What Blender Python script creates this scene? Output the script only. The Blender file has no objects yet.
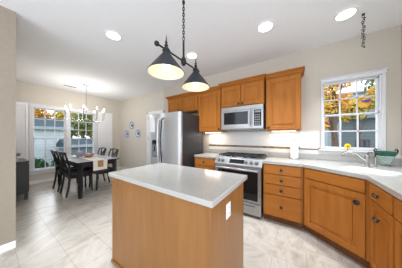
import bpy, bmesh, math, random
from mathutils import Vector, Matrix
random.seed(7)
PI = math.pi
sc = bpy.context.scene
col = sc.collection

# ------------------------------------------------------------------ camera
cd = bpy.data.cameras.new('camera'); cam = bpy.data.objects.new('camera', cd); col.objects.link(cam)
cd.sensor_width = 36.0; cd.lens = 144.3/402*36; cd.clip_start = 0.02; cd.clip_end = 200
cd.shift_y = 3.1/402
cam.location = (0, 0, 1.274); cam.rotation_euler = (PI/2, 0, 0.5865)
sc.camera = cam

# ------------------------------------------------------------------ world, sun, lamps, exposure
sc.view_settings.view_transform = 'Standard'; sc.view_settings.look = 'None'
sc.view_settings.gamma = 1.0; sc.view_settings.exposure = 0.28; sc.view_settings.use_curve_mapping = False
W = bpy.data.worlds.new('sky'); sc.world = W; W.use_nodes = True
bgn = W.node_tree.nodes['Background']
bgn.inputs[0].default_value = (0.87, 0.95, 1.06, 1); bgn.inputs[1].default_value = 2.7
sd = bpy.data.lights.new('sun', 'SUN'); sd.energy = 1.4; sd.angle = math.radians(50); sd.color = (1, .98, .95)
so = bpy.data.objects.new('sun', sd); col.objects.link(so); so.rotation_euler = (math.radians(57), 0, math.radians(-80))
CAN_W = 7.0        # recessed ceiling lamps
PEND_W = 0.35       # pendant bulbs
CHAND_W = 2.5      # chandelier bulbs
UNDER_W = 1.6      # under-cabinet strips

# ------------------------------------------------------------------ materials
def mat(name, color, rough=.5, metal=0., spec=.5, emit=None, estr=0., trans=0., ior=1.45, alpha=None):
    m = bpy.data.materials.new(name); m.use_nodes = True
    b = m.node_tree.nodes['Principled BSDF']
    b.inputs['Base Color'].default_value = (*color, 1); b.inputs['Roughness'].default_value = rough
    b.inputs['Metallic'].default_value = metal; b.inputs['Specular IOR Level'].default_value = spec
    b.inputs['Transmission Weight'].default_value = trans; b.inputs['IOR'].default_value = ior
    if emit: b.inputs['Emission Color'].default_value = (*emit, 1); b.inputs['Emission Strength'].default_value = estr
    return m
def nd(m, t, **kw):
    n = m.node_tree.nodes.new(t)
    for k, v in kw.items(): setattr(n, k, v)
    return n
def lk(m, a, b): m.node_tree.links.new(a, b)
def bsdf(m): return m.node_tree.nodes['Principled BSDF']
def coords(m, scale=(1, 1, 1), rot=(0, 0, 0), loc=(0, 0, 0)):
    t = nd(m, 'ShaderNodeTexCoord'); mp = nd(m, 'ShaderNodeMapping')
    mp.inputs['Scale'].default_value = scale; mp.inputs['Rotation'].default_value = rot; mp.inputs['Location'].default_value = loc
    lk(m, t.outputs['Object'], mp.inputs['Vector']); return mp.outputs['Vector']
def ramp(m, stops):
    r = nd(m, 'ShaderNodeValToRGB'); e = r.color_ramp.elements
    while len(e) < len(stops): e.new(.5)
    for el, (p, c) in zip(e, stops): el.position = p; el.color = (*c, 1)
    return r
def noise_mat(name, stops, scale, detail=6, rough=.5, mapping=(1, 1, 1), bump=0., distortion=0., metal=0., spec=.5):
    m = mat(name, stops[0][1], rough, metal, spec); v = coords(m, mapping)
    n = nd(m, 'ShaderNodeTexNoise'); n.inputs['Scale'].default_value = scale; n.inputs['Detail'].default_value = detail
    n.inputs['Distortion'].default_value = distortion
    lk(m, v, n.inputs['Vector']); r = ramp(m, stops); lk(m, n.outputs['Fac'], r.inputs['Fac'])
    lk(m, r.outputs['Color'], bsdf(m).inputs['Base Color'])
    if bump:
        b = nd(m, 'ShaderNodeBump'); b.inputs['Strength'].default_value = bump; b.inputs['Distance'].default_value = .01
        lk(m, n.outputs['Fac'], b.inputs['Height']); lk(m, b.outputs['Normal'], bsdf(m).inputs['Normal'])
    return m
def wood(name, dark, light, mapping=(9, 9, .9), rough=.42, spec=.22):
    mid = tuple((a+b)/2 for a, b in zip(dark, light))
    return noise_mat(name, [(.25, dark), (.5, mid), (.78, light)], 2.2, 6, rough, mapping, .03, .6, spec=spec)
M = {}
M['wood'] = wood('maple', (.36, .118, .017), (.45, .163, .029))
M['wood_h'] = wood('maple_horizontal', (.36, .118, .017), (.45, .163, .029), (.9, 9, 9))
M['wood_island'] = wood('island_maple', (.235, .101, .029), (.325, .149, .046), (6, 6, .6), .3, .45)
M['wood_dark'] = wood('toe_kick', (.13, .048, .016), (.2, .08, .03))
M['black'] = mat('black_metal', (.012, .012, .012), .35)
M['bronze'] = mat('dark_bronze', (.012, .012, .014), .42, .2)
M['shade_out'] = mat('shade_slate', (.022, .024, .030), .45, .2)
M['shade_in'] = mat('shade_white', (.82, .75, .60), .6)
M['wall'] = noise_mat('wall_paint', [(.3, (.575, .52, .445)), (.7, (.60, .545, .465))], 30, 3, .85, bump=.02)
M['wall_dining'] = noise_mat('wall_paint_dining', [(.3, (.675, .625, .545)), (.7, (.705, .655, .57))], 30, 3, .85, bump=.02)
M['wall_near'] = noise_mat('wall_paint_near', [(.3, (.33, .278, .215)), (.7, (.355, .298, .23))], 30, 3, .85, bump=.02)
M['ceiling'] = noise_mat('ceiling_paint', [(.3, (.87, .875, .885)), (.7, (.90, .905, .915))], 40, 3, .9, bump=.02)
M['white'] = mat('white_paint', (.92, .92, .93), .4)
M['sash'] = mat('sash_white', (.74, .74, .76), .45)
M['plastic'] = mat('white_plastic', (.87, .86, .84), .35)
M['steel'] = noise_mat('stainless', [(.3, (.72, .73, .74)), (.7, (.79, .80, .81))], 4, 4, .46, (.3, .3, 30), metal=.9)
M['appliance'] = noise_mat('appliance_steel', [(.3, (.36, .36, .36)), (.7, (.46, .46, .46))], 4, 4, .33, (.3, .3, 30), metal=.85)
M['steel_dark'] = mat('steel_dark', (.22, .22, .23), .32, .8)
M['chrome'] = mat('brushed_nickel', (.45, .445, .43), .25, 1)
M['glass_black'] = mat('black_glass', (.010, .010, .012), .08)
M['fridge_side'] = noise_mat('fridge_side', [(.3, (.028, .028, .031)), (.7, (.04, .04, .044))], 60, 3, .38)
M['iron'] = mat('cast_iron', (.02, .02, .021), .55)
M['display'] = mat('display', (.01, .012, .015), .1)
M['key'] = mat('key_grey', (.2, .2, .21), .4)
M['sink'] = mat('sink_enamel', (.72, .72, .71), .2)
M['sleeve'] = mat('candle_ivory', (.42, .41, .39), .5)
M['paper'] = noise_mat('paper_towel', [(.3, (.86, .86, .86)), (.7, (.9, .9, .9))], 50, 2, .9, bump=.15)
M['dark_wood'] = noise_mat('black_stained_wood', [(.3, (.010, .009, .010)), (.7, (.024, .021, .022))], 4, 4, .32, (8, 8, 1))
M['table_top'] = noise_mat('table_pale_gloss', [(.3, (.60, .63, .68)), (.7, (.68, .71, .76))], 4, 4, .09, (1, 8, 1), spec=1.0)
M['cloth'] = noise_mat('runner_cloth', [(.3, (.74, .68, .58)), (.7, (.82, .77, .68))], 120, 2, .9)
M['cloth_brown'] = noise_mat('runner_brown', [(.3, (.36, .17, .07)), (.7, (.46, .24, .11))], 120, 2, .9)
M['fringe'] = mat('fringe', (.05, .045, .04), .9)
M['cushion'] = noise_mat('cushion', [(.3, (.05, .05, .055)), (.7, (.08, .08, .085))], 80, 2, .9)
M['sideboard'] = noise_mat('charcoal_paint', [(.3, (.060, .062, .062)), (.7, (.085, .087, .086))], 6, 4, .5, (1, 8, 8))
M['bulb'] = mat('bulb_glow', (1, .95, .85), .3, emit=(1, .88, .68), estr=5)
M['bulb_p'] = mat('pendant_glow', (1, .95, .85), .3, emit=(1, .86, .62), estr=2.2)
M['can_glow'] = mat('can_glow', (1, 1, 1), .3, emit=(1, .97, .92), estr=6)
M['strip_glow'] = mat('strip_glow', (1, 1, 1), .3, emit=(1, .86, .68), estr=5)
M['glass'] = mat('window_glass', (1, 1, 1), 0., trans=1.0, ior=1.02, spec=.2)
M['bowl_glass'] = mat('bowl_glass', (.86, .97, .93), .06, trans=.85, ior=1.3)
M['bowl_green'] = mat('bowl_green', (.03, .17, .12), .12, trans=.25)
M['yellow'] = mat('petal_yellow', (.9, .68, .02), .5)
M['orange'] = mat('orange_glass', (.85, .30, .03), .3)
M['amber'] = mat('amber_glass', (.80, .47, .06), .3)
M['blue'] = mat('blue_glass', (.06, .09, .50), .3)
M['leaf'] = mat('house_plant', (.02, .12, .05), .5)
M['pot'] = mat('pot_white', (.62, .66, .72), .3)
M['rose'] = mat('rose_ceramic', (.46, .27, .28), .35)
M['lavender'] = mat('lavender_ceramic', (.34, .36, .47), .35)
M['lemon'] = mat('lemon', (.78, .62, .08), .5)
M['door_white'] = mat('door_white', (.80, .81, .83), .4)

def counter_mat():
    m = mat('speckled_counter', (.6, .59, .56), .16); v = coords(m)
    n = nd(m, 'ShaderNodeTexNoise'); n.inputs['Scale'].default_value = 260; n.inputs['Detail'].default_value = 2
    lk(m, v, n.inputs['Vector'])
    r = ramp(m, [(.33, (.30, .292, .268)), (.47, (.44, .43, .40)), (.60, (.465, .455, .425)), (.72, (.57, .56, .53))])
    lk(m, n.outputs['Fac'], r.inputs['Fac']); lk(m, r.outputs['Color'], bsdf(m).inputs['Base Color']); return m
M['counter'] = counter_mat()
def floor_mat():
    m = mat('marble_tile', (.7, .64, .56), .22); v = coords(m)
    n = nd(m, 'ShaderNodeTexNoise'); n.inputs['Scale'].default_value = 2.2; n.inputs['Detail'].default_value = 9
    n.inputs['Distortion'].default_value = 1.6; n.inputs['Roughness'].default_value = .62
    mp = coords(m, (1.1, .55, 1), (0, 0, .6)); lk(m, mp, n.inputs['Vector'])
    r = ramp(m, [(.30, (.33, .277, .215)), (.43, (.45, .403, .340)), (.52, (.525, .484, .428)), (.60, (.42, .373, .310)), (.75, (.565, .533, .482))])
    lk(m, n.outputs['Fac'], r.inputs['Fac'])
    b = nd(m, 'ShaderNodeTexBrick'); b.offset = .5
    b.inputs['Scale'].default_value = 1.0; b.inputs['Brick Width'].default_value = .61; b.inputs['Row Height'].default_value = .305
    b.inputs['Mortar Size'].default_value = .0035; b.inputs['Mortar Smooth'].default_value = .2
    b.inputs['Color1'].default_value = (1, 1, 1, 1); b.inputs['Color2'].default_value = (.93, .92, .91, 1); b.inputs['Mortar'].default_value = (.76, .73, .69, 1)
    mp2 = coords(m, loc=(.22, .11, 0)); lk(m, mp2, b.inputs['Vector'])
    x = nd(m, 'ShaderNodeMix', data_type='RGBA', blend_type='MULTIPLY'); x.inputs[0].default_value = 1
    lk(m, r.outputs['Color'], x.inputs[6]); lk(m, b.outputs['Color'], x.inputs[7])
    lk(m, x.outputs[2], bsdf(m).inputs['Base Color']); return m
M['floor'] = floor_mat()
def tile_mat(name, w, h, c1, c2, mortar, msize, rough=.2, offset=0., rot=(PI/2, 0, 0)):
    m = mat(name, c1, rough); t = nd(m, 'ShaderNodeTexCoord'); s = nd(m, 'ShaderNodeSeparateXYZ'); c = nd(m, 'ShaderNodeCombineXYZ')
    lk(m, t.outputs['Object'], s.inputs[0]); lk(m, s.outputs['X'], c.inputs['X']); lk(m, s.outputs['Z'], c.inputs['Y'])
    b = nd(m, 'ShaderNodeTexBrick'); b.offset = offset
    b.inputs['Scale'].default_value = 1; b.inputs['Brick Width'].default_value = w; b.inputs['Row Height'].default_value = h
    b.inputs['Mortar Size'].default_value = msize
    b.inputs['Color1'].default_value = (*c1, 1); b.inputs['Color2'].default_value = (*c2, 1); b.inputs['Mortar'].default_value = (*mortar, 1)
    lk(m, c.outputs[0], b.inputs['Vector']); lk(m, b.outputs['Color'], bsdf(m).inputs['Base Color']); return m
M['tile'] = tile_mat('white_tile', .152, .152, (.72, .69, .655), (.71, .68, .645), (.65, .62, .585), .0022)
M['mosaic'] = tile_mat('mosaic', .06, .0195, (.27, .16, .06), (.05, .03, .018), (.30, .24, .16), .0012, .3, .35)
def siding_mat(name, c, shadow, pitch):
    m = mat(name, c, .7); t = nd(m, 'ShaderNodeTexCoord'); s = nd(m, 'ShaderNodeSeparateXYZ'); cc = nd(m, 'ShaderNodeCombineXYZ')
    lk(m, t.outputs['Object'], s.inputs[0]); lk(m, s.outputs['Z'], cc.inputs['Y']); ad = nd(m, 'ShaderNodeMath', operation='ADD')
    lk(m, s.outputs['X'], ad.inputs[0]); lk(m, s.outputs['Y'], ad.inputs[1]); lk(m, ad.outputs[0], cc.inputs['X'])
    b = nd(m, 'ShaderNodeTexBrick'); b.inputs['Scale'].default_value = 1; b.inputs['Brick Width'].default_value = 4; b.inputs['Row Height'].default_value = pitch
    b.inputs['Mortar Size'].default_value = .012
    b.inputs['Color1'].default_value = (*c, 1); b.inputs['Color2'].default_value = tuple([x*.96 for x in c]+[1]); b.inputs['Mortar'].default_value = (*shadow, 1)
    lk(m, cc.outputs[0], b.inputs['Vector']); lk(m, b.outputs['Color'], bsdf(m).inputs['Base Color']); return m
M['siding'] = siding_mat('blue_siding', (.38, .43, .445), (.25, .30, .32), .20)
M['siding2'] = siding_mat('grey_siding', (.12, .148, .162), (.09, .112, .127), .16)
M['siding3'] = siding_mat('white_siding', (.30, .36, .40), (.22, .27, .31), .2)
M['roof'] = noise_mat('roof_shingle', [(.3, (.05, .055, .06)), (.7, (.11, .115, .12))], 20, 4, .9)
M['roof_band'] = noise_mat('roof_slate', [(.3, (.035, .052, .058)), (.7, (.058, .08, .088))], 12, 4, 1.0, spec=.05)
M['gutter'] = mat('house_gutter', (.22, .27, .30), .8)
M['trimw'] = mat('house_trim', (.72, .75, .78), .6)
M['pane_dark'] = mat('house_pane', (.05, .06, .08), .1)
M['grass'] = noise_mat('lawn', [(.3, (.05, .09, .03)), (.7, (.13, .17, .06))], 8, 6, 1)
M['bark'] = noise_mat('bark', [(.3, (.05, .033, .024)), (.7, (.13, .09, .065))], 6, 6, .9, (6, 6, 1))
def leaves(name, stops): return noise_mat(name, stops, 1.6, 5, .8)
M['lf_orange'] = leaves('autumn_orange', [(.3, (.42, .13, .02)), (.5, (.62, .30, .04)), (.7, (.42, .36, .06))])
M['lf_gold'] = leaves('autumn_gold', [(.3, (.48, .22, .03)), (.5, (.60, .42, .08)), (.7, (.22, .26, .05))])
M['lf_green'] = leaves('leaf_green', [(.3, (.05, .10, .03)), (.5, (.16, .20, .06)), (.7, (.30, .30, .10))])
M['lf_dark'] = leaves('hedge_green', [(.3, (.012, .04, .016)), (.6, (.03, .085, .032)), (.8, (.07, .13, .05))])

# ------------------------------------------------------------------ mesh helpers
class MB:
    def __init__(s): s.bm = bmesh.new()
    def box(s, x0, x1, y0, y1, z0, z1, bev=0., seg=1, m=None):
        b = bmesh.new(); bmesh.ops.create_cube(b, size=1)
        for v in b.verts: v.co = Vector(((x0+x1)/2+v.co.x*(x1-x0), (y0+y1)/2+v.co.y*(y1-y0), (z0+z1)/2+v.co.z*(z1-z0)))
        if bev: bmesh.ops.bevel(b, geom=list(b.edges), offset=bev, segments=seg, affect='EDGES', profile=.5)
        if m is not None: bmesh.ops.transform(b, matrix=m, verts=b.verts)
        s._add(b); return s
    def _add(s, b):
        me = bpy.data.meshes.new('t'); b.to_mesh(me); b.free(); s.bm.from_mesh(me); bpy.data.meshes.remove(me)
    def tube(s, pts, r, n=10, cap=True):
        pts = [Vector(p) for p in pts]; rs = r if isinstance(r, (list, tuple)) else [r]*len(pts); rings = []
        t0 = (pts[1]-pts[0]).normalized(); up = Vector((0, 0, 1)) if abs(t0.z) < .9 else Vector((1, 0, 0))
        nn = (up-t0*up.dot(t0)).normalized()
        for i, p in enumerate(pts):
            t = (pts[min(i+1, len(pts)-1)]-pts[max(i-1, 0)]).normalized()
            nn = (nn-t*nn.dot(t)).normalized(); bb = t.cross(nn)
            rings.append([s.bm.verts.new(p+(nn*math.cos(2*PI*k/n)+bb*math.sin(2*PI*k/n))*rs[i]) for k in range(n)])
        for a, b in zip(rings, rings[1:]):
            for k in range(n): s.bm.faces.new((a[k], a[(k+1) % n], b[(k+1) % n], b[k]))
        if cap: s.bm.faces.new(rings[0][::-1]); s.bm.faces.new(rings[-1])
        return s
    def lathe(s, prof, c=(0, 0, 0), n=28, m=None, closed=False):
        b = bmesh.new(); rings = []
        for r, z in prof: rings.append([b.verts.new((r*math.cos(2*PI*k/n), r*math.sin(2*PI*k/n), z)) for k in range(n)] if r > 1e-6 else [b.verts.new((0, 0, z))])
        prs = list(zip(rings, rings[1:]))
        if closed: prs.append((rings[-1], rings[0]))
        for A, B in prs:
            for k in range(n):
                a0, a1, b0, b1 = A[k % len(A)], A[(k+1) % len(A)], B[k % len(B)], B[(k+1) % len(B)]
                f = [v for i, v in enumerate((a0, a1, b1, b0)) if v not in (a0, a1, b1, b0)[:i]]
                if len(f) > 2: b.faces.new(f)
        if not closed:
            for R in (rings[0], rings[-1]):
                if len(R) > 2: b.faces.new(R)
        bmesh.ops.recalc_face_normals(b, faces=b.faces)
        if m is not None: bmesh.ops.transform(b, matrix=m, verts=b.verts)
        bmesh.ops.translate(b, vec=Vector(c), verts=b.verts); s._add(b); return s
    def prism(s, poly, z0, z1, bev=0., m=None):
        b = bmesh.new(); lo = [b.verts.new((x, y, z0)) for x, y in poly]; hi = [b.verts.new((x, y, z1)) for x, y in poly]
        b.faces.new(lo[::-1]); b.faces.new(hi); n = len(poly)
        for k in range(n): b.faces.new((lo[k], lo[(k+1) % n], hi[(k+1) % n], hi[k]))
        bmesh.ops.recalc_face_normals(b, faces=b.faces)
        if bev: bmesh.ops.bevel(b, geom=list(b.edges), offset=bev, segments=2, affect='EDGES', profile=.5)
        if m is not None: bmesh.ops.transform(b, matrix=m, verts=b.verts)
        s._add(b); return s
    def ball(s, c, r, sub=2, sc_=(1, 1, 1)):
        b = bmesh.new(); bmesh.ops.create_icosphere(b, subdivisions=sub, radius=r)
        for v in b.verts: v.co = Vector((c[0]+v.co.x*sc_[0], c[1]+v.co.y*sc_[1], c[2]+v.co.z*sc_[2]))
        s._add(b); return s
    def torus(s, c, R, r, m=None, n=20, k=8, sc_=(1, 1, 1)):
        b = bmesh.new(); rings = []
        for i in range(n):
            a = 2*PI*i/n
            rings.append([b.verts.new(((R+r*math.cos(2*PI*j/k))*math.cos(a)*sc_[0], (R+r*math.cos(2*PI*j/k))*math.sin(a)*sc_[1], r*math.sin(2*PI*j/k)*sc_[2])) for j in range(k)])
        for i in range(n):
            for j in range(k): b.faces.new((rings[i][j], rings[(i+1) % n][j], rings[(i+1) % n][(j+1) % k], rings[i][(j+1) % k]))
        if m is not None: bmesh.ops.transform(b, matrix=m, verts=b.verts)
        bmesh.ops.translate(b, vec=Vector(c), verts=b.verts); s._add(b); return s
    def build(s, name, material, parent=None, smooth=False, loc=None, rot=None):
        me = bpy.data.meshes.new(name); s.bm.to_mesh(me); s.bm.free()
        if isinstance(material, str): material = M[material]
        me.materials.append(material)
        if smooth:
            me.polygons.foreach_set('use_smooth', [True]*len(me.polygons))
            try: me.set_sharp_from_angle(angle=math.radians(40))
            except Exception: pass
        o = bpy.data.objects.new(name, me); col.objects.link(o)
        if parent: o.parent = parent
        if loc: o.location = loc
        if rot: o.rotation_euler = rot
        return o
def tag(o, label=None, cat=None, group=None, kind=None):
    if label: o['label'] = label
    if cat: o['category'] = cat
    if group: o['group'] = group
    if kind: o['kind'] = kind
    return o
def thing(name, label, cat, loc=(0, 0, 0), rz=0., group=None):
    o = bpy.data.objects.new(name, None); col.objects.link(o); o.empty_display_size = .05
    o.location = loc; o.rotation_euler = (0, 0, rz); return tag(o, label, cat, group)
def struct(o, label=None, cat=None):
    o['kind'] = 'structure'; return tag(o, label, cat)
def dup(root, loc, rz=None, label=None):
    def cp(o, par):
        c = o.copy(); col.objects.link(c)
        if par: c.parent = par
        for ch in list(o.children): cp(ch, c)
        return c
    r = cp(root, None); r.location = loc
    if rz is not None: r.rotation_euler = (0, 0, rz)
    if label: r['label'] = label
    return r
def lamp(name, kind, loc, energy, parent=None, color=(1, .93, .82), size=.1, rot=(0, 0, 0), shape=None, sy=None, spot=None, spread=None):
    d = bpy.data.lights.new(name, kind); d.energy = energy; d.color = color
    if kind == 'AREA':
        d.shape = shape or 'DISK'; d.size = size
        if sy: d.size_y = sy
        if spread: d.spread = spread
    elif kind == 'SPOT': d.spot_size = spot or 2.4; d.spot_blend = .8; d.shadow_soft_size = size
    else: d.shadow_soft_size = size
    o = bpy.data.objects.new(name, d); col.objects.link(o); o.location = loc; o.rotation_euler = rot
    if parent: o.parent = parent
    return o
def rotm(axis, a): return Matrix.Rotation(a, 4, axis)

# ------------------------------------------------------------------ room shell
YK = 2.967       # kitchen wall plane
YP = 3.06        # dining wall with plates
XD = -5.95       # dining window wall
XR = 1.115       # right wall
H = 2.72
struct(MB().box(XD-.15, XR+.15, -2.2, YP+.2, -.1, 0).build('floor', 'floor'), 'beige veined marble tile floor running through kitchen and dining area', 'floor')
struct(MB().box(XD-.15, XR+.15, -2.2, YP+.2, H, H+.1).build('ceiling', 'ceiling'), 'smooth white ceiling', 'ceiling')
def wall_hole(name, axis, p0, p1, a0, a1, holes, m, label):
    # wall slab along axis between a0..a1 with rectangular holes (a, b, z0, z1), thickness p0..p1
    mb = MB()
    def add(u0, u1, z0, z1):
        if u1-u0 < 1e-4 or z1-z0 < 1e-4: return
        if axis == 'X': mb.box(u0, u1, p0, p1, z0, z1)
        else: mb.box(p0, p1, u0, u1, z0, z1)
    cur = a0
    for (u0, u1, z0, z1) in holes:
        add(cur, u0, 0, H); add(u0, u1, 0, z0); add(u0, u1, z1, H); cur = u1
    add(cur, a1, 0, H)
    return struct(mb.build(name, m), label, 'wall')
KW = (.332, .950, 1.092, 2.125)     # kitchen window opening
wall_hole('wall_back', 'X', YK, YK+.16, -3.30, XR, [KW], 'wall', 'beige painted wall behind the stove and sink')
wall_hole('wall_dining', 'X', YP, YP+.16, XD-.15, -3.30, [], 'wall_dining', 'beige dining wall with three plates')
DW1, DW2 = (.735, 1.405, .37, 2.09), (1.50, 2.17, .37, 2.09)
wall_hole('wall_window', 'Y', XD-.15, XD, .2, YP, [DW1, DW2], 'wall_dining', 'beige dining wall with the double window')
struct(MB().box(XR, XR+.15, .93, YK+.16, 0, H).build('wall_right', 'wall'), 'beige wall beside the sink corner', 'wall')
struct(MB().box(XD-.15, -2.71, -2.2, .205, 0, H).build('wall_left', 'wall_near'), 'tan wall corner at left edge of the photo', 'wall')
def baseb(name, *b): struct(MB().box(*b, bev=.004).build(name, 'white'), 'white painted baseboard', 'baseboard')
baseb('baseboard_left', -2.71, -2.694, -2.2, .205, 0, .082)
baseb('baseboard_window', XD, XD+.016, .22, YP, 0, .085)
baseb('baseboard_dining', XD+.016, -4.235, YP-.016, YP, 0, .085)
# door beside the fridge
dr = struct(thing('door_1', 'white door casing between plates wall and fridge', 'door', (-4.22, YP, 0)))
mb = MB(); mb.box(0, .07, -.022, 0, 0, 2.10, bev=.004); mb.box(.80, .87, -.022, 0, 0, 2.10, bev=.004); mb.box(0, .87, -.022, 0, 2.04, 2.11, bev=.004)
mb.build('door_casing', 'white', dr)
mb = MB(); mb.box(.07, .80, -.012, -.001, .005, 2.04)
for (px0, px1) in ((.15, .39), (.48, .72)):
    for (z0, z1) in ((.2, .9), (1.0, 1.55), (1.65, 1.92)): mb.box(px0, px1, -.018, -.012, z0, z1, bev=.004)
mb.build('door_panel', 'door_white', dr)
for z in (.3, 1.18, 1.85): MB().box(.062, .078, -.03, -.012, z, z+.1, bev=.002).build('hinge', 'chrome', dr)

# ------------------------------------------------------------------ windows
def window(name, loc, rz, w, z0, z1, depth, label, cols=3, rows=(3, 3), apron=True):
    """local x across, y into wall (outdoors +y), z up. Origin at opening lower-left on inner wall face."""
    r = struct(thing(name, label, 'window', loc, rz)); h = z1-z0; f = .012
    MB().box(0, f, 0, depth, 0, h).box(w-f, w, 0, depth, 0, h).box(0, w, 0, depth, h-f, h).box(0, w, 0, depth, 0, f).build('window_frame', 'sash', r)
    mid = h*.5
    for (nm, a, b, y0, n) in (('upper_sash', mid-.015, h-f, .045, rows[0]), ('lower_sash', f, mid+.015, .014, rows[1])):
        mb = MB(); s = .021; x0, x1 = f, w-f; y1 = y0+.03
        mb.box(x0, x0+s, y0, y1, a, b, .003).box(x1-s, x1, y0, y1, a, b, .003).box(x0, x1, y0, y1, b-s, b, .003).box(x0, x1, y0, y1, a, a+s, .003)
        for k in range(1, cols): xx = x0+s+(x1-x0-2*s)*k/cols; mb.box(xx-.008, xx+.008, y0+.006, y1-.006, a+s, b-s)
        for k in range(1, n): zz = a+s+(b-a-2*s)*k/n; mb.box(x0+s, x1-s, y0+.006, y1-.006, zz-.008, zz+.008)
        sash = mb.build(nm, 'sash', r)
        MB().box(x0+s-.004, x1-s+.004, y0+.013, y0+.016, a+s-.004, b-s+.004).build('pane', 'glass', sash)
    return r
w1 = window('window_1', (KW[0], YK, KW[2]), 0, KW[1]-KW[0], KW[2], KW[3], .14, 'white kitchen window over the sink looking on autumn trees', 3, (2, 2))
ww, hh = KW[1]-KW[0], KW[3]-KW[2]
MB().box(-.012, 0, -.02, 0, -.03, hh, .003).box(ww, ww+.034, -.02, 0, -.03, hh, .003).build('casing', 'sash', w1)
MB().box(-.018, ww+.045, -.028, 0, hh-.005, hh+.045, .004).box(-.022, ww+.058, -.045, 0, hh+.045, hh+.06, .004).build('header', 'sash', w1)
MB().box(-.05, ww+.055, -.05, .02, -.034, -.012, .004).build('sill', 'sash', w1)
# dining pair: inner face is x = XD, outdoors -X -> rotate local y(+) to -X : rz = +90deg, local x -> +Y
for nm, (a, b, z0, z1), lb in (('window_2', DW1, 'left dining window, behind the near dining chairs'), ('window_3', DW2, 'right dining window, behind the far end of the table')):
    w = window(nm, (XD, a, z0), PI/2, b-a, z0, z1, .14, lb, 3, (3, 3))
tr = MB()
tr.box(XD, XD+.02, .665, .735, .31, 2.10, .004).box(XD, XD+.02, 1.405, 1.50, .31, 2.10, .004).box(XD, XD+.02, 2.17, 2.25, .31, 2.10, .004)
tr.box(XD, XD+.024, .655, 2.26, 2.085, 2.185, .004).box(XD, XD+.035, .65, 2.265, .335, .37, .004).box(XD, XD+.02, .665, 2.25, .25, .335, .004)
struct(tr.build('trim_1', 'sash'), 'white casing around the double dining window', 'trim')
def shutter(y0, y1, label):
    t = thing('window_shutter', label, 'shutter', (XD+.001, y0, .31), 0, 'plantation shutters of the dining window')
    w, h = y1-y0, 1.87
    MB().box(0, .03, 0, .045, 0, h, .003).box(0, .03, w-.045, w, 0, h, .003).box(.001, .029, .044, w-.044, h-.07, h-.001, .003).box(.001, .029, .044, w-.044, .001, .08, .003).build('shutter_frame', 'white', t)
    mb = MB(); z = .10
    while z < h-.09:
        mb.box(-.004, .004, .045, w-.045, -.036, .036, .002, m=Matrix.Translation((.015, 0, z)) @ rotm('Y', .22))
        z += .062
    mb.build('louvers', 'white', t); return t
shutter(.225, .652, 'white shutter panel left of the dining windows, above the charcoal sideboard')
shutter(2.268, 2.74, 'white shutter panel right of the dining windows, beside the plates wall corner')

# ------------------------------------------------------------------ ceiling fittings
def can(x, y, label):
    t = thing('recessed_light', label, 'ceiling light', (x, y, H), 0, 'recessed ceiling lights')
    MB().lathe([(.082, -.003), (.112, -.003), (.112, -.008), (.104, -.012), (.084, -.012)], closed=True).build('trim_ring', 'white', t, True)
    MB().lathe([(0, -.006), (.082, -.006), (.082, -.002), (0, -.002)]).build('lens', 'can_glow', t, True)
    lamp('bulb', 'AREA', (0, 0, -.02), CAN_W, t, (.92, .98, 1.06), .16, spread=1.35)
    return t
can(-2.168, 1.02, 'recessed ceiling light left of the black pendant, nearest the dining area')
can(-1.547, 2.042, 'recessed ceiling light seen just right of the pendant stem')
can(-.343, 2.037, 'recessed ceiling light in front of the right upper cabinet')
can(.477, 2.352, 'recessed ceiling light beside the hanging chain')
vt = thing('ceiling_vent', 'small white ceiling register beyond the chandelier canopy', 'vent', (-5.35, 1.35, H))
MB().box(-.06, .06, -.15, .15, -.008, 0, .003).build('vent_frame', 'white', vt)
mb = MB()
for k in range(5): mb.box(-.042+k*.021-.004, -.042+k*.021+.004, -.135, .135, -.011, -.008)
mb.build('slats', 'key', vt)

# ------------------------------------------------------------------ cabinets
def knob(parent, x, y, z):
    # small square-ish black knob pointing -y
    MB().lathe([(0, 0), (.007, 0), (.007, .012), (.017, .016), (.020, .024), (.015, .030), (0, .031)], (x, y, z), 14, rotm('X', PI/2)).build('knob', 'black', parent, True)
def pull(parent, x, y, z):
    mb = MB(); mb.tube([(x, y, z), (x, y-.02, z)], .008, 8); mb.tube([(x-.032, y-.018, z+.010), (x-.02, y-.026, z+.002), (x, y-.028, z), (x+.02, y-.026, z-.002), (x+.032, y-.018, z-.008)], [.006, .010, .012, .010, .006], 8)
    mb.build('pull', 'black', parent, True)
def door_front(parent, x0, x1, z0, z1, name='door', rail=.055):
    mb = MB(); t = .02
    mb.box(x0, x0+rail, -t, 0, z0, z1, .003).box(x1-rail, x1, -t, 0, z0, z1, .003)
    mb.box(x0+rail-.001, x1-rail+.001, -t, 0, z1-rail, z1, .003).box(x0+rail-.001, x1-rail+.001, -t, 0, z0, z0+rail, .003)
    mb.box(x0+rail-.004, x1-rail+.004, -.007, 0, z0+rail-.004, z1-rail+.004)
    mb.box(x0+rail+.03, x1-rail-.03, -.013, -.006, z0+rail+.03, z1-rail-.03, .006)
    return mb.build(name, 'wood', parent)
def slab_front(parent, x0, x1, z0, z1, name='drawer'):
    return MB().box(x0, x1, -.024, 0, z0, z1, .004, 2).build(name, 'wood_h', parent)
def crown(parent, x0, x1, d, z, left=True, right=True):
    """stepped, flaring crown on front and ends; local front y=0, depth d"""
    mb = MB()
    for (o, a, b) in ((.008, 0, .022), (.024, .022, .046), (.044, .046, .064)):
        mb.prism([(x0-(o if left else 0), -o-.02), (x1+(o if right else 0), -o-.02), (x1+(o if right else 0), d), (x0-(o if left else 0), d)], z+a-.02, z+b-.02, .004)
    mb.build('crown_molding', 'wood_h', parent)
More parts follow.
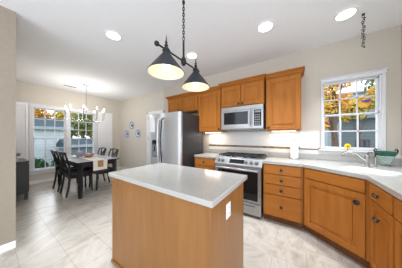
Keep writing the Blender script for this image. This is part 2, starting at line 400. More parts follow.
def upper(name, label, X0, X1, yf, z0, z1, doors, lr=(True, True), knobs=()):
    t = thing(name, label, 'cabinet', (X0, yf, z0)); w = X1-X0; h = z1-z0; d = YK-yf-.001
    MB().box(0, w, 0, d, 0, h, .002).build('body', 'wood', t)
    n = len(doors)
    for i, (a, b) in enumerate(doors):
        dd = door_front(t, a, b, .012, h-.055)
        for (j, kx, kz) in knobs:
            if j == i: knob(dd, kx, -.02, kz)
    crown(t, 0, w, d, h, *lr); return t
YU = 2.66   # standard uppers front (face plane)
YM = 2.615  # deeper cabinet over microwave
upper('over_fridge_cabinet', 'honey maple two-door cabinet above the stainless fridge', -2.80, -1.845, YU, 1.875, 2.26, [(.01, .472), (.484, .945)], (True, False), [(0, .44, .04), (1, .515, .04)])
upper('wall_cabinet', 'honey maple single-door wall cabinet between fridge and microwave', -1.843, -1.268, YU, 1.385, 2.26, [(.02, .56)], (False, False), [(0, .53, .05)])
upper('over_microwave_cabinet', 'honey maple two-door cabinet directly above the microwave', -1.246, -.462, YM, 1.842, 2.275, [(.01, .386), (.398, .774)], (True, True), [(0, .355, .045), (1, .43, .045)])
upper('wall_cabinet', 'large honey maple single-door wall cabinet right of the microwave', -.44, .055, YU, 1.385, 2.275, [(.015, .480)], (False, True), [(0, .045, .045)])
# under-cabinet strips
for (x0, x1, lb) in ((-1.74, -1.36, 'glowing strip light under the wall cabinet beside the fridge'), (-.36, -.02, 'glowing strip light under the large right wall cabinet')):
    t = thing('under_cabinet_light', lb, 'strip light', ((x0+x1)/2, 2.80, 1.385), 0, 'under-cabinet strip lights'); w = (x1-x0)/2
    MB().box(-w-.01, w+.01, -.022, .022, -.012, 0, .002).build('housing', 'white', t)
    MB().box(-w, w, -.016, .016, -.017, -.012).build('diffuser', 'strip_glow', t)
    lamp('bulb', 'AREA', (0, 0, -.022), UNDER_W, t, (1, .84, .66), 2*w, shape='RECTANGLE', sy=.03)

# base cabinets -------------------------------------------------
YB = 2.385  # base face plane
XB = .575   # right run face plane
ZC = .876
def base(name, label, loc, rz, w, d, drawers, doors, toe=True):
    t = thing(name, label, 'cabinet', loc, rz)
    MB().box(0, w, 0, d, .10, ZC, .002).build('body', 'wood', t)
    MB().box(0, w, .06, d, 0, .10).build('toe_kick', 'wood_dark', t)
    for (a, b, z0, z1, kn) in drawers:
        o = slab_front(t, a, b, z0, z1)
        if kn == 'knob': knob(o, (a+b)/2, -.024, (z0+z1)/2)
        elif kn == 'pull': pull(o, (a+b)/2, -.024, (z0+z1)/2)
    for (a, b, z0, z1, kn) in doors:
        o = door_front(t, a, b, z0, z1)
        if kn: (knob if kn[0] == 'knob' else pull)(o, kn[1], -.02, kn[2])
    return t
base('base_cabinet', 'honey maple base cabinet between fridge and stove, one knob on its drawer', (-1.735, YB, 0), 0, .475, YK-YB-.001, [(.012, .463, .73, .862, 'knob')], [(.012, .463, .115, .715, ('knob', .43, .66))])
base('drawer_cabinet', 'honey maple four-drawer base cabinet right of the stove', (-.432, YB, 0), 0, .50, YK-YB-.001,
     [(.012, .478, .732, .862, 'knob'), (.012, .478, .583, .720, 'knob'), (.012, .478, .434, .571, 'knob'), (.012, .478, .115, .422, 'knob')], [])
# diagonal sink cabinet : pentagon body
A = Vector((.075, YB)); B = Vector((XB, 2.0)); L = (B-A).length; ang = math.atan2(B.y-A.y, B.x-A.x)
sk = thing('sink_cabinet', 'honey maple angled sink cabinet under the window, false drawer over one door', 'cabinet', (A.x, A.y, 0), ang)
def toloc(p):
    v = Vector(p)-A; c, s = math.cos(-ang), math.sin(-ang); return (v.x*c-v.y*s, v.x*s+v.y*c)
poly = [toloc(p) for p in ((A.x, A.y), (B.x, B.y), (XR-.001, 2.0), (XR-.001, YK-.001), (.075, YK-.001))]
MB().prism(poly, .10, .72).build('body', 'wood', sk)
fr = MB(); fr.box(0, L, 0, .02, .72, ZC)
fr.build('front_rail', 'wood', sk)
ptoe = [toloc(p) for p in ((A.x, A.y+.075), (B.x+.075, B.y), (XR-.001, 2.0), (XR-.001, YK-.001), (.075, YK-.001))]
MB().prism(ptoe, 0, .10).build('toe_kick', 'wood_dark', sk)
slab_front(sk, .03, L-.03, .742, .862, 'false_drawer')
d_ = door_front(sk, .03, L-.03, .115, .728, rail=.065); MB().lathe([(0, 0), (.009, 0), (.009, .014), (.024, .018), (.026, .028), (.02, .033), (0, .034)], (L-.082, -.02, .635), 16, rotm('X', PI/2)).build('knob', 'black', d_, True)
# right run : local x runs toward the camera (-Y): rz = -90deg
base('end_cabinet', 'honey maple cabinet at the right edge of the photo, black pulls on drawer and door', (XB, 1.998, 0), -PI/2, .43, XR-XB-.001,
     [(.045, .415, .725, .862, 'pull')], [(.045, .415, .115, .712, ('pull', .23, .60))])
base('base_cabinet', 'honey maple cabinet past the right edge cabinet, mostly outside the photo', (XB, 1.566, 0), -PI/2, .60, XR-XB-.001,
     [(.015, .585, .725, .862, 'pull')], [(.015, .585, .115, .712, ('pull', .3, .62))])

# countertops ---------------------------------------------------
CF = .03
ct = thing('countertop', 'short speckled grey countertop between fridge and stove', 'countertop', (-1.735, YB-CF, ZC))
MB().box(0, .482, 0, YK-YB+CF-.002, 0, .038, .004, 2).build('slab', 'counter', ct)
MB().box(0, .482, YK-YB+CF-.024, YK-YB+CF-.002, .038, .125, .003).build('backsplash_lip', 'counter', ct)
# big counter with sink cut-out (built as ring of two prisms through bridging)
SC = Vector((.645, 2.27))       # sink centre
fdir = Vector((B.x-A.x, B.y-A.y)).normalized(); ndir = Vector((-fdir.y, fdir.x))
def spt(u, v): p = SC+fdir*u+ndir*v; return (p.x, p.y)
SW, SD = .19, .125
def rrect(hw, hd, r=.05, n=6):
    out = []
    for cx_, cy_, a0 in ((hw-r, -(hd-r), -PI/2), (hw-r, hd-r, 0), (-(hw-r), hd-r, PI/2), (-(hw-r), -(hd-r), PI)):
        for k in range(n+1): a = a0+PI/2*k/n; out.append((cx_+r*math.cos(a), cy_+r*math.sin(a)))
    return out
hole = [spt(u, v) for u, v in rrect(SW, SD)]
ox = CF*1.0
An = (A.x-.012, YB-CF); Bn = (XB-CF, B.y-.014)
outer = [(-.44, YB-CF), An, Bn, (XB-CF, .94), (XR-.002, .94), (XR-.002, YK-.002), (-.44, YK-.002)]
def ring_slab(outer, hole, z0, z1, name, material, parent):
    from mathutils.geometry import tessellate_polygon
    vs = [Vector((x, y, 0)) for x, y in outer]; hs = [Vector((x, y, 0)) for x, y in hole[::-1]]
    tris = tessellate_polygon([vs, hs]); pts = outer+hole[::-1]; b = bmesh.new()
    lo = [b.verts.new((x, y, z0)) for x, y in pts]; hi = [b.verts.new((x, y, z1)) for x, y in pts]
    for t in tris:
        try: b.faces.new([hi[i] for i in t]); b.faces.new([lo[i] for i in t[::-1]])
        except ValueError: pass
    n = len(outer)
    for s0, cnt in ((0, n), (n, len(hole))):
        for k in range(cnt): i, j = s0+k, s0+(k+1) % cnt; b.faces.new((lo[i], lo[j], hi[j], hi[i]))
    bmesh.ops.recalc_face_normals(b, faces=b.faces)
    mb = MB(); mb._add(b); return mb.build(name, material, parent)
cr = thing('countertop', 'long speckled grey countertop from the stove around the sink corner', 'countertop', (0, 0, 0))
ring_slab(outer, hole, ZC, .914, 'slab', 'counter', cr)
MB().box(-.44, XR-.002, YK-.024, YK-.002, .914, 1.0, .003).box(XR-.024, XR-.002, .94, YK-.024, .914, 1.0, .003).build('backsplash_lip', 'counter', cr)
# sink
sk2 = thing('sink', 'white enamel sink let into the corner countertop under the window', 'sink', (SC.x, SC.y, .914), ang)
mb = MB(); b = bmesh.new()
rings = []
for hw, hd, z, r in ((SW+.016, SD+.016, .0015, .06), (SW+.012, SD+.012, .009, .056), (SW-.004, SD-.004, .009, .05), (SW-.012, SD-.012, -.004, .05), (SW-.025, SD-.025, -.14, .05), (SW-.06, SD-.06, -.165, .05)):
    rings.append([b.verts.new((x, y, z)) for x, y in rrect(hw, hd, r)])
for P, Q in zip(rings, rings[1:]):
    for k in range(len(P)): b.faces.new((P[k], P[(k+1) % len(P)], Q[(k+1) % len(P)], Q[k]))
b.faces.new(rings[-1]); mb._add(b); mb.build('basin', 'sink', sk2, True)
MB().lathe([(0, 0), (.035, 0), (.038, .004), (.02, .006), (0, .004)], (0, 0, -.166)).build('drain', 'chrome', sk2, True)

# backsplash tiles
mb = MB(); mb.box(-1.735, .30, YK-.008, YK-.001, 1.0, 1.378).box(.30, XR, YK-.008, YK-.001, 1.0, 1.05)
struct(mb.build('trim_2', 'tile'), 'white square backsplash tiles', 'backsplash')
struct(MB().box(-1.735, .30, YK-.012, YK-.008, 1.066, 1.104).build('trim_3', 'mosaic'), 'brown mosaic strip across the backsplash', 'backsplash')

# ------------------------------------------------------------------ range
RX0, RX1 = -1.252, -.442; RW = RX1-RX0; YR = 2.335
rg = thing('range', 'stainless steel slide-in gas range with black oven window', 'stove', (RX0, YR, 0)); RD = YK-YR-.03
mb = MB(); mb.box(.012, RW-.012, .03, RD, .03, .80).box(.012, RW-.012, .06, RD, .80, .905)
for x in (.03, RW-.08): mb.box(x, x+.05, .06, .11, 0, .03); mb.box(x, x+.05, RD-.1, RD-.05, 0, .03)
mb.build('body', 'steel_dark', rg)
# oven door, window, handle
dz0, dz1 = .235, .785
dm = MB(); fw = .062
dm.box(.012, fw, 0, .035, dz0, dz1, .003).box(RW-fw, RW-.012, 0, .035, dz0, dz1, .003).box(fw, RW-fw, 0, .035, dz1-.066, dz1, .003).box(fw, RW-fw, 0, .035, dz0, dz0+.032, .003)
od = dm.build('oven_door', 'appliance', rg)
MB().box(fw-.004, RW-fw+.004, .006, .03, dz0+.028, dz1-.062).build('oven_window', 'glass_black', od)
mb = MB(); mb.tube([(.05, -.052, dz1-.034), (RW-.05, -.052, dz1-.034)], .014, 12)
for x in (.07, RW-.07): mb.tube([(x, 0, dz1-.034), (x, -.052, dz1-.034)], .010, 8)
mb.build('handle', 'appliance', od, True)
dw = MB().box(.012, RW-.012, 0, .035, .045, .222, .004).build('warming_drawer', 'appliance', rg)
MB().box(.10, RW-.10, -.004, .004, .175, .20, .003).build('drawer_grip', 'steel_dark', dw)
# sloped control panel
prof = [(-.012, .79), (-.012, .81), (.062, .915), (.10, .915), (.10, .79)]
mb = MB(); b = bmesh.new()
l = [b.verts.new((0, y, z)) for y, z in prof]; r = [b.verts.new((RW, y, z)) for y, z in prof]
b.faces.new(l); b.faces.new(r[::-1])
for k in range(len(prof)): b.faces.new((l[k], l[(k+1) % len(prof)], r[(k+1) % len(prof)], r[k]))
bmesh.ops.recalc_face_normals(b, faces=b.faces); bmesh.ops.bevel(b, geom=list(b.edges), offset=.003, segments=2, affect='EDGES'); mb._add(b)
cp = mb.build('control_panel', 'appliance', rg)
sl = math.atan2(.105, .074); nrm = Vector((0, -math.sin(sl), math.cos(sl)))
def onpanel(x, t, off): # t 0..1 up the slope
    return Vector((x, -.012+.074*t, .81+.105*t))+nrm*off
RM = Matrix.Rotation(sl, 4, 'X')
MB().box(-.125, .125, -.036, .036, 0, .004, .002, m=Matrix.Translation(onpanel(RW*.50, .52, 0)) @ RM).build('display', 'display', cp)
for x in (.08, .155, RW-.25, RW-.165, RW-.08):
    kb = MB().lathe([(0, 0), (.030, 0), (.030, .006), (.025, .010), (.023, .03), (.019, .034), (0, .034)], (0, 0, 0), 18, Matrix.Translation(onpanel(x, .5, 0)) @ RM).build('control_knob', 'steel_dark', cp, True)
    MB().box(-.004, .004, -.02, .02, .034, .040, .001, m=Matrix.Translation(onpanel(x, .5, 0)) @ RM).build('grip', 'appliance', kb)
MB().box(.0, RW, .10, RD, .905, .922, .004).build('cooktop', 'steel_dark', rg)
for (bx, by, br) in ((.17, .22, .042), (.17, .46, .036), (RW/2, .34, .05), (RW-.17, .22, .048), (RW-.17, .46, .034)):
    bn = MB().lathe([(0, 0), (br+.012, 0), (br+.010, .010), (br, .012), (br, .02), (0, .022)], (bx, by, .921), 20).build('burner', 'iron', rg, True)
for gx0, gx1 in ((.03, .30), (.305, RW-.305), (RW-.30, RW-.03)):
    mb = MB(); z = .944; y0, y1 = .12, RD-.04; t = .006
    mb.box(gx0, gx1, y0, y0+.012, z, z+.014, .002).box(gx0, gx1, y1-.012, y1, z, z+.014, .002)
    mb.box(gx0, gx0+.012, y0, y1, z, z+.014, .002).box(gx1-.012, gx1, y0, y1, z, z+.014, .002)
    xm = (gx0+gx1)/2; mb.box(xm-t, xm+t, y0, y1, z, z+.014, .002)
    for yy in (.22, .34, .46): mb.box(gx0, gx1, yy-t, yy+t, z, z+.014, .002)
    for x in (gx0, gx1-.012):
        for y in (y0, y1-.012): mb.box(x, x+.012, y, y+.012, .921, z)
    mb.build('grate', 'iron', rg)

# ------------------------------------------------------------------ microwave
YMW = 2.565
mw = thing('microwave', 'stainless over-range microwave with black window, above the stove', 'microwave', (-1.228, YMW, 1.408)); mwW, mwH = .764, .425
MB().box(0, mwW, .03, YK-YMW-.012, .012, mwH, .003).build('body', 'steel_dark', mw)
mb = MB(); dwid = .585
mb.box(0, dwid, 0, .03, .02, .10, .003).box(0, dwid, 0, .03, .325, mwH-.07, .003).box(0, .055, 0, .03, .10, .325, .003).box(dwid-.075, dwid, 0, .03, .10, .325, .003)
md = mb.build('door', 'appliance', mw)
MB().box(.05, dwid-.07, .004, .03, .095, .33).build('window', 'glass_black', md)
MB().tube([(dwid-.03, .0, .06), (dwid-.03, -.036, .075), (dwid-.03, -.042, .20), (dwid-.03, -.036, .32), (dwid-.03, 0, .335)], .011, 10).build('handle', 'appliance', md, True)
MB().box(0, mwW, 0, .03, mwH-.068, mwH, .004).build('top_vent', 'appliance', mw)
pn = MB().box(dwid+.003, mwW, 0, .03, .02, mwH-.07, .003).build('control_panel', 'appliance', mw)
kp = MB().box(dwid+.028, mwW-.03, -.003, .004, .06, .335, .001).build('keypad', 'display', pn)
MB().box(dwid+.04, mwW-.042, -.005, -.002, .285, .32, .001).build('clock_display', 'key', kp)
mb = MB()
for i in range(3):
    for j in range(5): x = dwid+.042+i*.031; z = .075+j*.04; mb.box(x, x+.022, -.005, -.002, z, z+.022, .001)
mb.build('buttons', 'key', kp)
MB().box(0, mwW, .0, YK-YMW-.03, 0, .016, .003).build('base_plate', 'steel_dark', mw)

# ------------------------------------------------------------------ refrigerator
YF = 2.0
fg = thing('refrigerator', 'stainless side-by-side refrigerator with dark grey side, left of the stove', 'refrigerator', (-2.675, YF, 0)); FW, FH = .88, 1.755
MB().box(.004, FW-.004, .075, YK-YF-.17, .03, FH-.015, .004).build('body', 'fridge_side', fg)
MB().box(.02, FW-.02, .09, YK-YF-.2, 0, .03).build('base_grille', 'black', fg)
def fdoor(x0, x1, name):
    # gently bowed front
    b = bmesh.new(); n = 10; fr_, bk = [], []
    for k in range(n+1):
        t = k/n; x = x0+(x1-x0)*t; y = .012-.03*math.sin(PI*t)*.5
        if k in (0, n): y = .020
        fr_.append((x, y))
    poly = fr_+[(x1, .07), (x0, .07)]
    mb = MB(); mb.prism(poly, .09, FH, .003); return mb.build(name, 'steel', fg)
split = .375
fl = fdoor(.002, split-.003, 'freezer_door'); frd = fdoor(split+.003, FW-.002, 'fridge_door')
for (x, p) in ((split-.05, fl), (split+.055, frd)):
    mb = MB(); mb.tube([(x, .01, .72), (x, -.04, .76), (x, -.055, 1.0), (x, -.062, 1.18), (x, -.055, 1.40), (x, -.04, 1.62), (x, .01, 1.66)], [.014, .015, .015, .015, .015, .015, .014], 10)
    mb.build('handle', 'steel' if p is fl else 'fridge_side', p, True)
dp = MB().box(.09, .28, -.008, .02, .86, 1.22, .004).build('dispenser', 'steel_dark', fl)
MB().box(.11, .26, -.012, .0, 1.13, 1.205, .002).build('dispenser_display', 'glass_black', dp)
MB().box(.11, .26, -.012, .0, .875, 1.11, .003).build('dispenser_recess', 'key', dp)
MB().box(.17, .20, -.022, -.01, .98, 1.09, .003).build('dispenser_lever', 'glass_black', dp)
for x in (.05, FW-.09): MB().box(x, x+.05, .03, .14, FH-.012, FH+.012, .003).build('hinge_cover', 'fridge_side', fg)
# white sheet of paper on the freezer door
b = bmesh.new(); n = 8
mb = MB()
pts = [(-.08, 0), (.075, 0), (.085, .10), (.08, .22), (.045, .31), (-.08, .31)]
mb.prism(pts, 0, .004, m=rotm('X', PI/2))
tag(mb.build('paper_sheet', 'paper', None, loc=(-2.565, YF-.009, 1.375)), 'white paper sheet hung on the freezer door', 'paper')

# ------------------------------------------------------------------ island
IX0, IX1, IY0, IY1 = -1.60, -.39, .70, 1.385
isl = thing('kitchen_island', 'honey maple kitchen island base with flat panel sides', 'island', ((IX0+IX1)/2, (IY0+IY1)/2, 0))
hx, hy = (IX1-IX0)/2-.03, (IY1-IY0)/2-.03
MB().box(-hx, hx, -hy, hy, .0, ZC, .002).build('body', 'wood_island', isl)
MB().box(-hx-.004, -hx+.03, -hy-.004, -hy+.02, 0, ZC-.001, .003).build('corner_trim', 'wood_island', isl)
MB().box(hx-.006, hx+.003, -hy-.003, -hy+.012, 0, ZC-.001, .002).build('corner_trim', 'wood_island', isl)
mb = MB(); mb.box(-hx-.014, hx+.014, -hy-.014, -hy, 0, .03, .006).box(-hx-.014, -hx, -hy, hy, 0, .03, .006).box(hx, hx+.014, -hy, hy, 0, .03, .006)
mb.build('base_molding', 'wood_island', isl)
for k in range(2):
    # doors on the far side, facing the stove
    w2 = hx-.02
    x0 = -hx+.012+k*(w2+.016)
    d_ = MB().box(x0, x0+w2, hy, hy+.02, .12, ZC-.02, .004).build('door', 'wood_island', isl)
    MB().ball((x0+(w2-.05 if k == 0 else .05), hy+.035, .78), .015, 2).build('knob', 'black', d_, True)
tag(MB().box(IX0, IX1, IY0, IY1, ZC, .914, .006, 3).build('island_countertop', 'counter'), 'speckled light grey countertop on the kitchen island', 'countertop')
def outlet(name, label, loc, rz, w, h, gang=1, group=None):
    t = thing(name, label, 'outlet', loc, rz, group)
    MB().box(-w/2, w/2, -.006, 0, -h/2, h/2, .002).build('cover_plate', 'plastic', t)
    for g in range(gang):
        x = (g-(gang-1)/2)*w/gang
        for z in (-.022, .022) if h > .1 else (0,):
            s = MB().box(x-.016, x+.016, -.0085, -.005, z-.014, z+.014, .002).build('socket', 'plastic', t)
            MB().box(x-.007, x-.005, -.0092, -.008, z-.005, z+.006).box(x+.005, x+.007, -.0092, -.008, z-.005, z+.006).build('slots', 'black', s)
    return t
outlet('power_outlet', 'white outlet plate on the right side of the island', (IX1-.03, .99, .74), PI/2, .075, .108)
outlet('power_outlet', 'single white outlet plate on backsplash left of the paper towel', (-.148, YK-.013, 1.165), 0, .08, .122)
sw = thing('switch_plate', 'wide white switch plate on backsplash right of the paper towel', 'switch', (.165, YK-.013, 1.15))
MB().box(-.115, .115, -.006, 0, -.062, .062, .002).build('cover_plate', 'plastic', sw)
for k in range(4): MB().box(-.1+k*.054, -.1+k*.054+.034, -.010, -.005, -.034, .034, .002).build('rocker', 'plastic', sw)
outlet('power_outlet', 'white outlet plate on backsplash between fridge and stove', (-1.60, YK-.013, 1.175), 0, .08, .122)

# paper towel roll
pt = thing('paper_towel_holder', 'upright white paper towel roll on the counter by the stove', 'paper towel', (-.035, 2.86, .914))
MB().lathe([(0, 0), (.07, 0), (.072, .006), (.065, .012), (0, .012)]).build('base', 'steel_dark', pt, True)
MB().lathe([(.02, .013), (.058, .013), (.060, .02), (.060, .278), (.058, .285), (.02, .285)], closed=True).build('roll', 'paper', pt, True)
MB().lathe([(0, .012), (.006, .012), (.006, .30), (.012, .305), (.012, .315), (0, .32)]).build('post', 'chrome', pt, True)

# faucet -------------------------------------------------------
fc = thing('faucet', 'brushed nickel low-arc faucet behind the corner sink', 'faucet', (.715, 2.60, .914), ang)
MB().lathe([(0, 0), (.034, 0), (.034, .006), (.022, .014), (.020, .10), (.023, .105), (.023, .135), (.014, .15), (0, .152)]).build('body', 'chrome', fc, True)
MB().tube([(0, 0, .06), (-.03, -.012, .09), (-.075, -.03, .14), (-.12, -.05, .162), (-.165, -.07, .158), (-.195, -.082, .142), (-.20, -.085, .12)], [.019, .018, .017, .016, .015, .015, .015], 12).build('spout', 'chrome', fc, True)
MB().tube([(0, 0, .145), (.008, .01, .165), (.02, -.005, .178), (.055, -.03, .178)], [.009, .008, .007, .008], 8).build('lever', 'steel_dark', fc, True)
spy = thing('soap_dispenser', 'slim grey soap dispenser with curved dark nozzle right of the faucet', 'soap dispenser', (.79, 2.62, .914), ang)
MB().lathe([(0, 0), (.022, 0), (.022, .006), (.012, .012), (.012, .12), (0, .122)]).build('body', 'chrome', spy, True)
MB().tube([(0, 0, .115), (0, 0, .155), (.01, -.004, .17), (.04, -.012, .168)], [.007, .007, .007, .006], 8).build('nozzle', 'black', spy, True)
# green glass bowl
bw = thing('glass_bowl', 'clear glass bowl with dark green rim and scroll ears by the window', 'bowl', (.925, 2.78, .914), .1)
MB().lathe([(0, 0), (.045, 0), (.048, .006), (.036, .016), (.045, .035), (.066, .08), (.074, .128), (.068, .128), (.060, .082), (.038, .042), (0, .030)]).build('bowl_body', 'bowl_glass', bw, True)
MB().lathe([(.075, .128), (.084, .168), (.088, .182), (.082, .183), (.076, .168), (.069, .128)], closed=True).build('rim_band', 'bowl_green', bw, True)
for s in (-1, 1):
    MB().tube([(s*.077, 0, .135), (s*.092, 0, .165), (s*.10, 0, .195), (s*.09, 0, .211), (s*.076, 0, .203), (s*.079, 0, .189)], [.010, .010, .009, .008, .007, .005], 8).build('scroll_ear', 'black', bw, True)
# sun catchers in the window
sf = thing('sunflower_ornament', 'small yellow sunflower ornament on the kitchen window sill', 'ornament', (.618, YK-.02, 1.095))
mb = MB(); mb.tube([(0, 0, -.012), (0, 0, .03)], .004, 6); mb.build('stem', 'leaf', sf)
mb = MB()
for k in range(12):
    a = 2*PI*k/12; mb.ball((.026*math.cos(a), 0, .047+.026*math.sin(a)), .013, 1, (1, .4, 1))
mb.ball((0, 0, .047), .026, 2, (1, .35, 1)); mb.build('petals', 'yellow', sf, True)
MB().ball((0, -.009, .047), .011, 2, (1, .5, 1)).build('flower_center', mat('seed', (.10, .06, .02), .8), sf, True)
ob = thing('suncatcher', 'orange stained glass suncatcher with a blue bird hung in the kitchen window', 'suncatcher', (.80, YK+.025, 1.765))
mb = MB(); mb.lathe([(0, -.003), (.066, -.003), (.066, .003), (0, .003)], m=rotm('X', PI/2)); mb.build('glass_disc', 'orange', ob)
mb = MB(); mb.prism([(-.085, -.03), (-.03, -.07), (.04, -.055), (.0, -.01), (-.05, .03)], -.005, .005, m=rotm('X', PI/2)).prism([(-.03, .05), (.0, .075), (.03, .06), (.0, .035)], -.005, .005, m=rotm('X', PI/2)); mb.build('amber_leaves', 'amber', ob)
mb = MB(); mb.ball((.022, -.006, .018), .030, 2, (1.15, .2, .62)).ball((.048, -.006, .030), .016, 2, (1, .3, 1)).prism([(.0, .01), (-.03, .03), (-.025, .0)], .0, .008, m=rotm('X', PI/2)); mb.build('blue_bird', 'blue', ob, True)
MB().torus((0, 0, 0), .067, .003, rotm('X', PI/2), 28, 6).build('rim', 'black', ob, True)
MB().tube([(0, 0, .066), (0, 0, .30)], .0015, 5).build('hanging_cord', 'black', ob)

# hanging decorative chain
hc = thing('hanging_chain', 'short black twisted chain hanging from ceiling before the window', 'chain', (.65, 2.467, H))
MB().lathe([(0, 0), (.014, 0), (.014, -.008), (.006, -.02), (0, -.02)]).build('hook', 'black', hc, True)
mb = MB(); z = -.03
for k in range(16):
    mb.torus((0.006*math.sin(k*1.3), 0, z), .014, .0035, rotm('Z', k*1.1) @ rotm('X', PI/2), 12, 6, (.75, 1.15, 1)); z -= .0235
mb.build('links', 'black', hc, True)
mb = MB()
for k in range(12):
    a = k*2.2; mb.ball((.013*math.cos(a), .013*math.sin(a), -.05-k*.032), .011, 1, (1, 1, .45))
mb.build('metal_leaves', 'bronze', hc, True)

# ------------------------------------------------------------------ island pendant
PX, PYC, ZB = -.905, 1.06, 2.0
pd = thing('pendant_light', 'black two-shade pendant light hanging on a chain over the island', 'pendant light', (PX, PYC, H))
zz = ZB-H
MB().lathe([(0, 0), (.065, 0), (.065, -.012), (.05, -.028), (.012, -.034), (0, -.034)]).build('canopy', 'bronze', pd, True)
mb = MB(); z = -.045; k = 0
while z > zz+.21:
    mb.torus((0, 0, z), .013, .0042, rotm('Z', (k % 2)*PI/2+.6) @ rotm('X', PI/2), 12, 6, (.8, 1.4, 1)); z -= .0285; k += 1
mb.ball((0, 0, -.15), .015, 2)
mb.build('chain', 'bronze', pd, True)
MB().tube([(0, 0, zz+.20), (0, 0, zz)], .0095, 10).build('stem', 'bronze', pd, True)
MB().lathe([(0, -.042), (.012, -.04), (.022, -.025), (.026, 0), (.022, .025), (.012, .04), (0, .042)], (0, 0, zz)).build('hub', 'bronze', pd, True)
mb = MB(); mb.tube([(0, -.31, zz), (0, .25, zz)], .0075, 10); mb.ball((0, -.318, zz), .02, 2).ball((0, .255, zz), .012, 2); mb.build('crossbar', 'bronze', pd, True)
for sy in (-.22, .20):
    sh = MB().lathe([(.027, zz-.015), (.030, zz-.03), (.1525, zz-.19), (.150, zz-.192), (.028, zz-.034), (.024, zz-.018)], (0, sy, 0), 40, closed=True).build('shade', 'shade_out', pd, True)
    MB().lathe([(.026, zz-.036), (.1485, zz-.1925), (.1475, zz-.1925), (.024, zz-.038)], (0, sy, 0), 40, closed=True).build('shade_lining', 'shade_in', sh, True)
    MB().lathe([(0, .02), (.018, .018), (.030, .0), (.034, -.01), (.026, -.022), (0, -.024)], (0, sy, zz), 20).build('shade_cap', 'bronze', sh, True)
    MB().lathe([(0, .13), (.004, .10), (.006, .07), (.013, .062), (.006, .055), (.012, .045), (.016, .035), (.009, .028), (.012, .018), (0, .016)], (0, sy, zz), 14).build('finial', 'bronze', sh, True)
    MB().ball((.035, sy+.0, zz-.055), .011, 2).build('set_screw', 'bronze', sh, True)
    MB().lathe([(0, -.17), (.02, -.168), (.033, -.145), (.034, -.125), (.020, -.09), (.014, -.06), (0, -.06)], (0, sy, zz), 18).build('bulb', 'bulb_p', sh, True)
    lamp('bulb_light', 'POINT', (0, sy, zz-.178), PEND_W, sh, (1, .84, .6), .03)

# ------------------------------------------------------------------ chandelier
CX, CY = -4.86, 1.57
ch = thing('chandelier', 'brushed nickel chandelier with lit candle bulbs over the dining table', 'chandelier', (CX, CY, H))
MB().lathe([(0, 0), (.065, 0), (.065, -.012), (.03, -.03), (0, -.03)]).build('canopy', 'chrome', ch, True)
mb = MB(); mb.tube([(0, 0, -.03), (0, 0, -.95)], .006, 8); mb.build('stem', 'chrome', ch)
MB().lathe([(0, -.62), (.012, -.62), (.018, -.66), (.012, -.72), (.014, -.90), (.03, -.94), (.03, -.99), (.012, -1.02), (0, -1.03)]).build('column', 'chrome', ch, True)
for k in range(9):
    a = 2*PI*k/9+.25; R = .42; ca, sa = math.cos(a), math.sin(a)
    zt = -.80
    P = [(0, -.96), (.16, -1.0), (.30, -1.01), (R-.05, -.99), (R-.008, -.94), (R, -.86), (R, zt)]
    arm = MB().tube([(r*ca, r*sa, z) for r, z in P], .0065, 8).build('arm', 'chrome', ch, True)
    MB().lathe([(0, zt-.005), (.022, zt-.005), (.024, zt+.006), (.010, zt+.008), (.010, zt+.09), (0, zt+.092)], (R*ca, R*sa, 0), 14).build('candle_sleeve', 'sleeve', arm, True)
    MB().lathe([(0, zt+.09), (.009, zt+.092), (.016, zt+.112), (.014, zt+.135), (.005, zt+.16), (0, zt+.168)], (R*ca, R*sa, 0), 12).build('candle_bulb', 'bulb', arm, True)
    lamp('bulb_light', 'POINT', (R*ca, R*sa, zt+.20), CHAND_W, arm, (1, .96, .93), .03)

# ------------------------------------------------------------------ dining set
TX0, TX1, TY0, TY1, TZ = -5.28, -3.66, 1.03, 1.86, .76
tb = thing('dining_table', 'black dining table with a pale glossy top in the dining area', 'table', ((TX0+TX1)/2, (TY0+TY1)/2, 0)); tx, ty = (TX1-TX0)/2, (TY1-TY0)/2
MB().box(-tx, tx, -ty, ty, TZ-.03, TZ-.005, .004, 2).build('tabletop', 'dark_wood', tb)
MB().box(-tx+.004, tx-.004, -ty+.004, ty-.004, TZ-.006, TZ, .001).build('table_surface', 'table_top', tb)
mb = MB(); mb.box(-tx+.06, tx-.06, -ty+.05, -ty+.075, TZ-.12, TZ-.03).box(-tx+.06, tx-.06, ty-.075, ty-.05, TZ-.12, TZ-.03).box(-tx+.05, -tx+.075, -ty+.06, ty-.06, TZ-.12, TZ-.03).box(tx-.075, tx-.05, -ty+.06, ty-.06, TZ-.12, TZ-.03)
mb.build('apron', 'dark_wood', tb)
for sx in (-1, 1):
    for sy in (-1, 1):
        mb = MB(); mb.tube([(sx*(tx-.08), sy*(ty-.08), TZ-.03), (sx*(tx-.08), sy*(ty-.08), .45), (sx*(tx-.08), sy*(ty-.08), 0)], [.055, .05, .038], 4); mb.build('leg', 'dark_wood', tb)
